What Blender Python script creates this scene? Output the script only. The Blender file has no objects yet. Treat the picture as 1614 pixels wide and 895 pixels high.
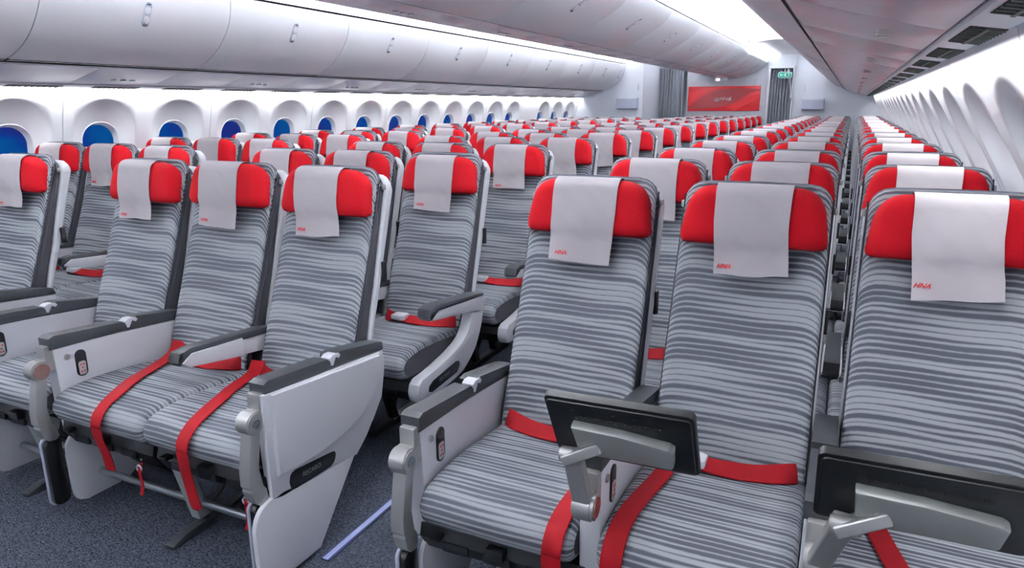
import bpy, bmesh, math, random
from mathutils import Vector, Matrix, noise
random.seed(7)
SC = bpy.context.scene
COL = SC.collection
# ------------------------------------------------------------------ camera
cam_d = bpy.data.cameras.new('camera'); cam = bpy.data.objects.new('camera', cam_d); COL.objects.link(cam)
F_PX = 1108.7
cam_d.sensor_width = 36; cam_d.sensor_fit = 'HORIZONTAL'; cam_d.lens = F_PX/1614*36; cam_d.clip_start = .05
r_ = Vector((.90454082, .42636268, -.00455727)); d_ = Vector((.10106699, -.22477559, -.96915499)); k_ = Vector((-.41423588, .87617966, -.24640989))
M = Matrix((( r_.x, -d_.x, -k_.x, 0), (r_.y, -d_.y, -k_.y, 0), (r_.z, -d_.z, -k_.z, 1.42), (0, 0, 0, 1)))
cam.matrix_world = M
SC.camera = cam
# ------------------------------------------------------------------ world, exposure
SC.view_settings.view_transform = 'Standard'; SC.view_settings.look = 'None'
SC.view_settings.gamma = 1; SC.view_settings.use_curve_mapping = False
SC.view_settings.exposure = 0.40
wd = bpy.data.worlds.new('world'); SC.world = wd; wd.use_nodes = True
wn = wd.node_tree.nodes; wl = wd.node_tree.links
bg = wn['Background']; bg.inputs['Strength'].default_value = 1.0
tc = wn.new('ShaderNodeTexCoord'); nz = wn.new('ShaderNodeTexNoise'); nz.inputs['Scale'].default_value = 24
rp = wn.new('ShaderNodeValToRGB'); rp.color_ramp.elements[0].position = .35; rp.color_ramp.elements[1].position = .7
rp.color_ramp.elements[0].color = (.11, .08, .26, 1); rp.color_ramp.elements[1].color = (.02, .26, .36, 1); q_ = rp.color_ramp.elements.new(.5); q_.color = (.03, .14, .34, 1)
wl.new(tc.outputs['Generated'], nz.inputs['Vector']); wl.new(nz.outputs['Fac'], rp.inputs['Fac']); wl.new(rp.outputs['Color'], bg.inputs['Color'])
XC = -2.193                      # middle of the cabin
Y0, Y1 = -2.6, 14.4              # cabin length
def area(name, loc, size, size_y, power, rot, color=(.945, .968, 1), spread=math.pi):
    L = bpy.data.lights.new(name, 'AREA'); L.shape = 'RECTANGLE'; L.size = size; L.size_y = size_y
    L.energy = power; L.color = color; L.spread = spread
    o = bpy.data.objects.new(name, L); COL.objects.link(o); o.location = loc; o.rotation_euler = rot
    return o
YM, LY = (Y0+Y1)/2, Y1-Y0-.4
P_CEIL, P_WALL = 440, 40
for s in (-1, 1):                # LED strips along the bin tops that wash both aisle ceilings
    area('ceiling_wash_light', (XC+s*.755, 4.2, 2.235), .03, 13.6, P_CEIL*.5, (0, math.pi-s*.5, 0))
    area('ceiling_wash_light', (XC+s*1.56, 4.2, 2.2), .03, 13.6, P_CEIL*.5, (0, math.pi+s*.5, 0))
    area('sidewall_wash_light', (XC+s*2.437, YM, 1.555), .018, LY, P_WALL, (0, -s*.36, 0), spread=2.4)

for s in (-1, 1):                # the lower ceiling of the far end has its own coves
    area('far_ceiling_light', (XC+s*.78, 12.75, 2.20), .03, 3.0, 22, (0, math.pi-s*.4, 0))
    area('far_ceiling_light', (XC+s*1.5, 12.75, 2.17), .03, 3.0, 22, (0, math.pi+s*.4, 0))

# ------------------------------------------------------------------ materials
def lin(c): return tuple(((v/255+.055)/1.055)**2.4 if v/255 > .04045 else v/255/12.92 for v in c)+(1,)
def mat(name, rgb, rough=.5, metal=0, spec=.5, emit=0, var=0, vscale=8, bump=0, bscale=300, coat=0):
    m = bpy.data.materials.new(name); m.use_nodes = True; nt = m.node_tree; b = nt.nodes['Principled BSDF']
    c = lin(rgb); b.inputs['Base Color'].default_value = c; b.inputs['Roughness'].default_value = rough
    b.inputs['Metallic'].default_value = metal; b.inputs['Specular IOR Level'].default_value = spec
    b.inputs['Coat Weight'].default_value = coat
    if emit: b.inputs['Emission Color'].default_value = c; b.inputs['Emission Strength'].default_value = emit
    if var or bump:
        t = nt.nodes.new('ShaderNodeTexCoord')
    if var:
        n = nt.nodes.new('ShaderNodeTexNoise'); n.inputs['Scale'].default_value = vscale; n.inputs['Detail'].default_value = 4
        x = nt.nodes.new('ShaderNodeMix'); x.data_type = 'RGBA'
        x.inputs['A'].default_value = tuple(v*(1-var) for v in c[:3])+(1,); x.inputs['B'].default_value = tuple(min(1, v*(1+var)) for v in c[:3])+(1,)
        nt.links.new(t.outputs['Object'], n.inputs['Vector']); nt.links.new(n.outputs['Fac'], x.inputs['Factor']); nt.links.new(x.outputs['Result'], b.inputs['Base Color'])
    if bump:
        n2 = nt.nodes.new('ShaderNodeTexNoise'); n2.inputs['Scale'].default_value = bscale; n2.inputs['Detail'].default_value = 2
        bp = nt.nodes.new('ShaderNodeBump'); bp.inputs['Strength'].default_value = bump; bp.inputs['Distance'].default_value = .002
        nt.links.new(t.outputs['Object'], n2.inputs['Vector']); nt.links.new(n2.outputs['Fac'], bp.inputs['Height']); nt.links.new(bp.outputs['Normal'], b.inputs['Normal'])
    return m
MT = dict(
 white=mat('white_plastic', (232, 233, 238), .38, var=.03, vscale=3),
 shell=mat('white_seat_shell', (236, 238, 242), .4),
 wall=mat('white_sidewall', (240, 241, 245), .5, var=.02, vscale=2),
 bin=mat('white_bin_plastic', (238, 240, 244), .36, var=.015, vscale=2),
 psu=mat('pale_grey_service_panel', (220, 219, 226), .25, var=.03, vscale=5),
 cap=mat('dark_grey_armrest_pad', (48, 51, 55), .42, bump=.15, bscale=500),
 silver=mat('satin_silver', (182, 182, 180), .34, .55),
 steel=mat('brushed_steel', (140, 146, 152), .35, .7),
 black=mat('black_plastic', (18, 20, 23), .4),
 screen=mat('black_screen_back', (14, 16, 18), .42),
 dark=mat('dark_gap', (24, 24, 28), .7),
 plate=mat('grey_monitor_plate', (158, 161, 158), .36, .35),
 red=mat('red_fabric', (154, 8, 20), .9, spec=.15, var=.12, vscale=60, bump=.5, bscale=700),
 belt=mat('red_webbing', (130, 3, 14), .75, spec=.2, var=.08, vscale=30, bump=.3, bscale=900),
 paper=mat('white_paper_cloth', (208, 201, 204), .9, spec=.2, var=.05, vscale=14, bump=.35, bscale=60),
 charcoal=mat('charcoal_fabric', (58, 58, 64), .9, spec=.2, var=.35, vscale=260, bump=.5, bscale=600),
 piping=mat('dark_piping', (48, 46, 56), .8),
 grille=mat('dark_grille', (60, 66, 62), .5),
 curtain=mat('grey_curtain', (158, 162, 170), .85, spec=.2),
 bulk=mat('pale_bulkhead', (226, 230, 238), .5),
 box=mat('grey_wall_box', (176, 182, 200), .5),
 signred=mat('red_sign_panel', (196, 24, 34), .35),
 signdark=mat('dark_red_print', (140, 14, 26), .35),
 signmid=mat('bright_red_print', (214, 34, 40), .35),
 white_ink=mat('white_ink', (240, 240, 240), .5),
 red_ink=mat('red_ink', (214, 40, 50), .7),
 grey_ink=mat('grey_ink', (150, 152, 156), .4),
 key=mat('pale_keypad', (190, 186, 186), .5),
 disc_reflection=mat('red_reflection_disc', (172, 140, 132), .2, .6),  # reddish reflection on the metal painted into the disc colour
 exitg=mat('green_exit_panel', (10, 110, 90), .4, emit=.25),
 led=mat('led_strip', (240, 244, 255), .4, emit=3.2),
 lamp=mat('lit_sign_lens', (250, 250, 255), .4, emit=1.5),
 floorled=mat('blue_white_floor_strip', (168, 176, 222), .35),
 navy=mat('navy_strip_edge', (30, 42, 78), .5),
 clear=mat('translucent_leg_cover', (150, 156, 156), .3),
)
def stripe_material():
    m = bpy.data.materials.new('striped_grey_fabric'); m.use_nodes = True; nt = m.node_tree; N = nt.nodes; L = nt.links; b = N['Principled BSDF']
    b.inputs['Roughness'].default_value = .88; b.inputs['Specular IOR Level'].default_value = .2
    uv = N.new('ShaderNodeUVMap'); uv.uv_map = 'UVMap'
    oi = N.new('ShaderNodeTexCoord')
    sep = N.new('ShaderNodeSeparateXYZ'); L.new(uv.outputs['UV'], sep.inputs[0])
    def math_(op, a, b_=None, c=None):
        n = N.new('ShaderNodeMath'); n.operation = op
        for i, v in enumerate((a, b_, c)):
            if v is None: continue
            if isinstance(v, (int, float)): n.inputs[i].default_value = v
            else: L.new(v, n.inputs[i])
        return n.outputs[0]
    def noise2(su, sv, scale, det=1):
        c = N.new('ShaderNodeCombineXYZ'); L.new(math_('MULTIPLY', sep.outputs[0], su), c.inputs[0]); L.new(math_('MULTIPLY', sep.outputs[1], sv), c.inputs[1])
        n = N.new('ShaderNodeTexNoise'); n.inputs['Scale'].default_value = scale; n.inputs['Detail'].default_value = det; L.new(c.outputs[0], n.inputs['Vector']); return n.outputs['Fac']
    wob = noise2(.30, .25, 12, 1)           # gentle wave of the lines
    v = math_('MULTIPLY', math_('ADD', sep.outputs[1], math_('MULTIPLY', math_('SUBTRACT', wob, .5), .016)), 1/.0168)
    idn = math_('FLOOR', v); fr = math_('SUBTRACT', v, idn)
    wn_ = N.new('ShaderNodeTexWhiteNoise'); wn_.noise_dimensions = '1D'; L.new(idn, wn_.inputs['W']); rnd = wn_.outputs['Value']
    ph = math_('ADD', math_('MULTIPLY', sep.outputs[0], 7.5), math_('MULTIPLY', rnd, 6.2832))
    tw = math_('MULTIPLY_ADD', math_('SINE', ph), .17, .27)       # every line swells and thins along its length
    edge = math_('ABSOLUTE', math_('SUBTRACT', fr, .5))
    yarn = noise2(1, 1.6, 700, 1); yarn2 = noise2(.12, 1, 520, 1)
    val = math_('SUBTRACT', edge, tw)                             # <0 : dark line
    val = math_('ADD', val, math_('MULTIPLY', math_('SUBTRACT', yarn, .5), .30))
    val = math_('ADD', val, math_('MULTIPLY', math_('SUBTRACT', yarn2, .5), .16))
    rp = N.new('ShaderNodeValToRGB'); e = rp.color_ramp.elements
    e[0].position = .34; e[0].color = lin((76, 79, 88)); e[1].position = .66; e[1].color = lin((156, 160, 165))
    L.new(math_('MULTIPLY_ADD', val, 1.6, .56), rp.inputs['Fac'])
    L.new(rp.outputs['Color'], b.inputs['Base Color'])
    bp = N.new('ShaderNodeBump'); bp.inputs['Strength'].default_value = .35; bp.inputs['Distance'].default_value = .0015
    L.new(val, bp.inputs['Height']); L.new(bp.outputs['Normal'], b.inputs['Normal'])
    return m
MT['paper'].node_tree.nodes['Principled BSDF'].inputs['Alpha'].default_value = .88
MT['stripe'] = stripe_material()
def carpet_material():
    m = bpy.data.materials.new('navy_grey_carpet'); m.use_nodes = True; nt = m.node_tree; N = nt.nodes; L = nt.links; b = N['Principled BSDF']
    b.inputs['Roughness'].default_value = .95; b.inputs['Specular IOR Level'].default_value = .1
    t = N.new('ShaderNodeTexCoord'); mp = N.new('ShaderNodeMapping'); mp.inputs['Scale'].default_value = (110, 330, 1); mp.inputs['Rotation'].default_value = (0, 0, .3)
    n = N.new('ShaderNodeTexNoise'); n.inputs['Scale'].default_value = 1; n.inputs['Detail'].default_value = 3; n.inputs['Distortion'].default_value = 1.2
    rp = N.new('ShaderNodeValToRGB'); e = rp.color_ramp.elements
    e[0].position = .40; e[0].color = lin((15, 17, 25)); e[1].position = .62; e[1].color = lin((80, 86, 98))
    L.new(t.outputs['Object'], mp.inputs[0]); L.new(mp.outputs[0], n.inputs['Vector']); L.new(n.outputs['Fac'], rp.inputs[0]); L.new(rp.outputs[0], b.inputs['Base Color'])
    bp = N.new('ShaderNodeBump'); bp.inputs['Strength'].default_value = .6; bp.inputs['Distance'].default_value = .004; L.new(n.outputs['Fac'], bp.inputs['Height']); L.new(bp.outputs['Normal'], b.inputs['Normal'])
    return m
MT['carpet'] = carpet_material()
def pane_material():
    m = bpy.data.materials.new('dimmed_blue_window_glass'); m.use_nodes = True; nt = m.node_tree; N = nt.nodes; L = nt.links
    N.remove(N['Principled BSDF']); out = N['Material Output']
    tr = N.new('ShaderNodeBsdfTransparent'); tr.inputs[0].default_value = (.3, .5, .78, 1)
    gl = N.new('ShaderNodeBsdfGlossy'); gl.inputs['Roughness'].default_value = .04; gl.inputs['Color'].default_value = (.7, .8, 1, 1)
    lw = N.new('ShaderNodeLayerWeight'); lw.inputs[0].default_value = .5; fr = N.new('ShaderNodeMath'); fr.operation = 'POWER'; L.new(lw.outputs['Facing'], fr.inputs[0]); fr.inputs[1].default_value = 5
    mx = N.new('ShaderNodeMixShader'); L.new(fr.outputs[0], mx.inputs[0]); L.new(tr.outputs[0], mx.inputs[1]); L.new(gl.outputs[0], mx.inputs[2]); L.new(mx.outputs[0], out.inputs[0])
    return m
MT['pane'] = pane_material()

# ------------------------------------------------------------------ mesh helpers
def obj(name, mesh, parent=None, loc=None, label=None):
    o = bpy.data.objects.new(name, mesh); COL.objects.link(o)
    if parent: o.parent = parent
    if loc: o.location = loc
    if label: o['label'] = label
    return o
def tag(o, label=None, cat=None, group=None, kind=None):
    for k, v in (('label', label), ('category', cat), ('group', group), ('kind', kind)):
        if v: o[k] = v
    return o
def empty(name, loc): 
    o = bpy.data.objects.new(name, None); COL.objects.link(o); o.location = loc; o.empty_display_size = .1; return o
class MB:
    """collects geometry and turns it into one mesh"""
    def __init__(s): s.v = []; s.f = []; s.mi = []; s.sm = []; s.uv = {}; s.hd = []; s.hard = False
    def add(s, vs, fs, mi=0, smooth=False, uvs=None):
        o = len(s.v); s.v += [tuple(p) for p in vs]
        for i, f in enumerate(fs):
            s.f.append(tuple(o+j for j in f)); s.hd.append(s.hard); s.mi.append(mi if isinstance(mi, int) else mi[i]); s.sm.append(smooth if isinstance(smooth, bool) else smooth[i])
            if uvs: s.uv[len(s.f)-1] = [uvs[j] for j in f] if not callable(uvs) else uvs(i, f)
        return s
    def bm(s, b, mi=0, smooth=False, xf=None):
        b.verts.ensure_lookup_table()
        if xf: bmesh.ops.transform(b, matrix=xf, verts=b.verts)
        for i, v in enumerate(b.verts): v.index = i
        s.add([v.co[:] for v in b.verts], [[v.index for v in f.verts] for f in b.faces], mi, smooth); b.free(); return s
    def box(s, c, size, bev=0, mi=0, seg=2, rot=None, taper=None):
        b = bmesh.new(); bmesh.ops.create_cube(b, size=1)
        for v in b.verts: 
            v.co = Vector((v.co.x*size[0], v.co.y*size[1], v.co.z*size[2]))
            if taper and v.co.z > 0: v.co.x *= taper; v.co.y *= taper
        if bev: bmesh.ops.bevel(b, geom=b.edges[:], offset=bev, segments=seg, affect='EDGES', profile=.6)
        xf = Matrix.Translation(c)
        if rot: xf = xf @ rot
        s.hard = True; s.bm(b, mi, bool(bev), xf); s.hard = False; return s
    def prism(s, pts, ax, a, b_, bev=0, mi=0, seg=2):
        """2D outline extruded along an axis; pts are the two other coordinates in order"""
        def P(p, t): return {0: (t, p[0], p[1]), 1: (p[0], t, p[1]), 2: (p[0], p[1], t)}[ax]
        b = bmesh.new(); n = len(pts)
        A = [b.verts.new(P(p, a)) for p in pts]; B = [b.verts.new(P(p, b_)) for p in pts]
        b.faces.new(A); b.faces.new(B[::-1])
        for i in range(n): b.faces.new((A[(i+1) % n], A[i], B[i], B[(i+1) % n]))
        bmesh.ops.recalc_face_normals(b, faces=b.faces)
        if bev: 
            e = [e for e in b.edges if abs((e.verts[0].co-e.verts[1].co)[ax]) < 1e-6]
            bmesh.ops.bevel(b, geom=e, offset=bev, segments=seg, affect='EDGES', profile=.6)
        s.hard = True; s.bm(b, mi, bool(bev)); s.hard = False; return s
    def cyl(s, c, r, h, ax=2, n=20, mi=0, r2=None, bev=0):
        b = bmesh.new(); bmesh.ops.create_cone(b, cap_ends=True, segments=n, radius1=r, radius2=r if r2 is None else r2, depth=h)
        if bev: bmesh.ops.bevel(b, geom=[e for e in b.edges if len(e.link_faces) == 2 and any(len(f.verts) > 4 for f in e.link_faces)], offset=bev, segments=2, affect='EDGES')
        rot = {0: Matrix.Rotation(math.pi/2, 4, 'Y'), 1: Matrix.Rotation(-math.pi/2, 4, 'X'), 2: Matrix.Identity(4)}[ax]
        return s.bm(b, mi, True, Matrix.Translation(c) @ rot)
    def tube(s, path, r, n=8, mi=0, closed=False):
        P = [Vector(p) for p in path]; m = len(P); vs = []; fs = []
        for i in range(m):
            t = (P[(i+1) % m]-P[i-1]) if closed else (P[min(i+1, m-1)]-P[max(i-1, 0)])
            t.normalize(); up = Vector((0, 0, 1)) if abs(t.z) < .9 else Vector((1, 0, 0))
            a = t.cross(up).normalized(); b = t.cross(a)
            vs += [P[i]+(a*math.cos(2*math.pi*j/n)+b*math.sin(2*math.pi*j/n))*r for j in range(n)]
        for i in range(m if closed else m-1):
            i2 = (i+1) % m
            fs += [(i*n+j, i*n+(j+1) % n, i2*n+(j+1) % n, i2*n+j) for j in range(n)]
        if not closed: fs += [tuple(range(n))[::-1], tuple((m-1)*n+j for j in range(n))]
        return s.add(vs, fs, mi, True)
    def strap(s, path, side, w, th=.003, mi=0, sub=6):
        P = spline([Vector(p) for p in path], sub)
        S = [Vector(x) for x in side] if isinstance(side[0], (list, tuple)) else None
        S = spline(S, sub) if S else [Vector(side)]*len(P)
        vs = []; fs = []
        for i, p in enumerate(P):
            t = (P[min(i+1, len(P)-1)]-P[max(i-1, 0)]).normalized(); a = (S[i]-t*S[i].dot(t)).normalized(); n = t.cross(a).normalized()
            if n.z < 0: n = -n
            for x, y in ((-1, 0), (-.93, 1), (-.3, 1.15), (.3, 1.15), (.93, 1), (1, 0), (.93, -.2), (-.93, -.2)): vs.append(p+a*x*w/2+n*y*th)
        k = 8
        for i in range(len(P)-1): fs += [(i*k+j, i*k+(j+1) % k, (i+1)*k+(j+1) % k, (i+1)*k+j) for j in range(k)]
        fs += [tuple(range(k)), tuple((len(P)-1)*k+j for j in range(k))]
        return s.add(vs, fs, mi, True)
    def xloft(s, sections, mi=0, cap=None, smooth=True):
        """sections: list of (x, ring[(y,z)]) ; u = x, v = arclength round the ring"""
        n = len(sections[0][1]); vs = []; fs = []; uv = []
        for x, ring in sections:
            acc = 0
            for j in range(n):
                xx = x if not isinstance(x, list) else x[j]
                vs.append((xx, ring[j][0], ring[j][1]))
        base = sections[len(sections)//2][1]; arc = [0]
        for j in range(n): arc.append(arc[-1]+math.dist(base[j], base[(j+1) % n]))
        for i in range(len(sections)-1):
            fs += [(i*n+j, (i+1)*n+j, (i+1)*n+(j+1) % n, i*n+(j+1) % n) for j in range(n)]
        nside = len(fs)
        fs += [tuple(range(n)), tuple((len(sections)-1)*n+j for j in range(n))[::-1]]
        def uvs(i, f):
            if i >= nside: return [(vs[q][1], vs[q][2]) for q in f]
            j = i % n
            return [(vs[f[0]][0], arc[j]), (vs[f[1]][0], arc[j]), (vs[f[2]][0], arc[j+1]), (vs[f[3]][0], arc[j+1])]
        return s.add(vs, fs, [mi]*nside+[cap if cap is not None else mi]*2, [smooth]*nside+[False]*2, uvs)
    def mesh(s, name, mats):
        me = bpy.data.meshes.new(name); me.from_pydata(s.v, [], s.f)
        for m in (mats if isinstance(mats, (list, tuple)) else [mats]): me.materials.append(MT[m])
        me.polygons.foreach_set('material_index', s.mi); me.polygons.foreach_set('use_smooth', s.sm)
        if s.uv:
            l = me.uv_layers.new(name='UVMap')
            for pi, u in s.uv.items():
                p = me.polygons[pi]
                for a, li in enumerate(p.loop_indices): l.data[li].uv = u[a]
        b = bmesh.new(); b.from_mesh(me); bmesh.ops.recalc_face_normals(b, faces=b.faces); b.faces.ensure_lookup_table()
        for e in b.edges:
            if len(e.link_faces) == 2 and e.calc_face_angle(0) > (.36 if s.hd[e.link_faces[0].index] else .9): e.smooth = False
        b.to_mesh(me); b.free(); me.update(); return me
def spline(P, sub=6):
    out = []
    for i in range(len(P)-1):
        p0, p1, p2, p3 = P[max(i-1, 0)], P[i], P[i+1], P[min(i+2, len(P)-1)]
        for k in range(sub):
            t = k/sub; out.append(.5*((2*p1)+(p2-p0)*t+(2*p0-5*p1+4*p2-p3)*t*t+(3*p1-p0-3*p2+p3)*t**3))
    return out+[P[-1]]
def spl2(pts, sub=5): return [(p.x, p.y) for p in spline([Vector((a, b, 0)) for a, b in pts], sub)]
def rrect(cx, cz, w, h, r, n=5):
    out = []
    for sx, sz, a0 in ((1, 1, 0), (-1, 1, 90), (-1, -1, 180), (1, -1, 270)):
        for i in range(n+1):
            a = math.radians(a0+90*i/n); out.append((cx+sx*(w/2-r)+r*math.cos(a), cz+sz*(h/2-r)+r*math.sin(a)))
    return out
def inset(ring, d):
    n = len(ring); out = []
    area_ = sum(ring[i][0]*ring[(i+1) % n][1]-ring[(i+1) % n][0]*ring[i][1] for i in range(n))
    sg = 1 if area_ > 0 else -1
    for i in range(n):
        a, b = ring[i-1], ring[(i+1) % n]; tx, ty = b[0]-a[0], b[1]-a[1]; l = math.hypot(tx, ty) or 1
        out.append((ring[i][0]-sg*ty/l*d, ring[i][1]+sg*tx/l*d))
    return out
def text_mesh(txt, size, m, extrude=.0004, shear=0, bold=0):
    c = bpy.data.curves.new('lettering', 'FONT'); c.body = txt; c.size = size; c.extrude = extrude; c.shear = shear; c.align_x = 'CENTER'; c.align_y = 'CENTER'
    c.resolution_u = 3; c.offset = bold
    o = bpy.data.objects.new('t', c); COL.objects.link(o)
    dg = bpy.context.evaluated_depsgraph_get(); me = bpy.data.meshes.new_from_object(o.evaluated_get(dg)); bpy.data.objects.remove(o)
    me.name = 'lettering'; me.materials.clear(); me.materials.append(MT[m]); return me
FRONT = Matrix.Rotation(math.pi/2, 4, 'X')     # text facing -Y

# ------------------------------------------------------------------ the cabin shell
def S(o): o['kind'] = 'structure'; return o
def sx(s, d): return XC+s*d
WALLS = {1: [(2.480, 1.575), (2.492, 1.53), (2.515, 1.47), (2.562, 1.38), (2.620, 1.28), (2.682, 1.17), (2.745, 1.05), (2.78, .9), (2.80, .75), (2.81, .6)],
         -1: [(2.485, 1.575), (2.488, 1.53), (2.497, 1.47), (2.522, 1.38), (2.548, 1.28), (2.575, 1.17), (2.60, 1.05), (2.635, .9), (2.665, .75), (2.69, .6)]}
SD = 1
def wd_(z):
    W_ = WALLS[SD]
    for (d1, z1), (d2, z2) in zip(W_, W_[1:]):
        if z <= z1 and z >= z2: return d1+(d2-d1)*(z1-z)/(z1-z2)
    return W_[0][0] if z > 1.57 else W_[-1][0]
# floor
b = MB(); b.box((XC, (Y0+Y1)/2+.5, -.03), (6.1, Y1-Y0+1.2, .06)); S(obj('floor', b.mesh('floor', 'carpet')))
# window bays
PB_T, PB_B = 1.575, .60
def arch_outline(yc, n=48):
    """ring of (y,z) of the scooped recess on the wall surface, and the window frame ring"""
    out, fr = [], []
    for i in range(n):
        a = 2*math.pi*i/n; c, s_ = math.cos(a), math.sin(a)
        def stad(w, h, zc, r):               # rounded rectangle hit by a ray from its middle
            dx, dz = c*w, s_*h
            k = 1/max(abs(c), abs(s_)); x, z = dx*k, dz*k
            lx, lz = w-r, h-r
            if abs(x) > lx and abs(z) > lz:
                # walk along the ray to the corner circle
                cx_, cz_ = math.copysign(lx, x), math.copysign(lz, z); A = dx*dx+dz*dz; B = -2*(dx*cx_+dz*cz_); C_ = cx_*cx_+cz_*cz_-r*r
                k = (-B+math.sqrt(max(0, B*B-4*A*C_)))/(2*A); x, z = dx*k, dz*k
            return (yc+x, zc+z)
        out.append(stad(.232, .40, 1.075, .228)); fr.append(stad(.142, .252, 1.068, .130))
    return out, fr
def window_bay(mb, s, yc, ya, yb, n=48):
    out, fr = arch_outline(yc, n)
    rect = []
    zc = 1.075
    for y, z in out:                        # project radially on the panel rectangle
        dy, dz = y-yc, z-zc; k = 1e9
        if dy > 1e-9: k = min(k, (yb-yc)/dy)
        if dy < -1e-9: k = min(k, (ya-yc)/dy)
        if dz > 1e-9: k = min(k, (PB_T-zc)/dz)
        if dz < -1e-9: k = min(k, (PB_B-zc)/dz)
        rect.append((yc+dy*k, zc+dz*k))
    for c in ((ya, PB_T), (yb, PB_T), (ya, PB_B), (yb, PB_B)):   # snap the nearest ring point to each corner
        j = min(range(n), key=lambda q: math.dist(rect[q], c)); rect[j] = c
    rings = []
    for t in (0, .25, .5, .75, 1):
        rings.append([(sx(s, wd_(r[1]+(o[1]-r[1])*t)), r[0]+(o[0]-r[0])*t, r[1]+(o[1]-r[1])*t) for r, o in zip(rect, out)])
    GD = 2.79                                # plane of the window frame
    gd = lambda z: (2.715 if SD > 0 else 2.60)+.07*min(1, max(0, (1.34-z)/.5))
    for t in (.03, .3, .6, .9, 1):
        e = t**.8
        ring = []
        for o, f in zip(out, fr):
            z = o[1]+(f[1]-o[1])*t; ring.append((sx(s, wd_(o[1])+(max(gd(f[1]), wd_(f[1])+.02)-wd_(o[1]))*e), o[0]+(f[0]-o[0])*t, z))
        rings.append(ring)
    vs = [p for r in rings for p in r]; fs = []
    for i in range(len(rings)-1): fs += [(i*n+j, i*n+(j+1) % n, (i+1)*n+(j+1) % n, (i+1)*n+j) for j in range(n)]
    mb.add(vs, fs, 0, True)
    return rings[-1]
def window(s, idx, yc, last):
    e = S(empty('window_%d' % idx, (sx(s, 2.73), yc, 1.065)))
    n = len(last); inn = []; b = MB()
    for p in last:
        dy, dz = p[1]-yc, p[2]-1.065; inn.append((p[0]+s*.02, yc+dy*.93, 1.065+dz*.95))
    inn2 = [(p[0]+s*.018, yc+(p[1]-yc)*.95, 1.065+(p[2]-1.065)*.96) for p in inn]
    out = [(p[0]+s*.06, p[1], p[2]) for p in last]
    vs = [tuple(p) for p in last]+[(p[0]-s*.004, yc+(p[1]-yc)*.97, 1.065+(p[2]-1.065)*.98) for p in last]+inn+inn2+out
    fs = []
    for i in range(4): fs += [(i*n+j, i*n+(j+1) % n, (i+1)*n+(j+1) % n, (i+1)*n+j) for j in range(n)]
    vs = [(x-e.location.x, y-e.location.y, z-e.location.z) for x, y, z in vs]
    b.add(vs, fs, 0, True); obj('window_frame', b.mesh('window_frame', 'wall'), e)
    b = MB(); ring = [(x-e.location.x+s*.003, y-e.location.y, z-e.location.z) for x, y, z in inn2]; r2 = [(x+s*.006, y, z) for x, y, z in ring]
    b.add(ring+r2, [tuple(range(n)), tuple(range(n, 2*n))[::-1]]+[(j, (j+1) % n, n+(j+1) % n, n+j) for j in range(n)])
    obj('pane', b.mesh('pane', 'pane'), e)
WY = lambda n: 2.14+.61*n
widx = 1
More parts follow.
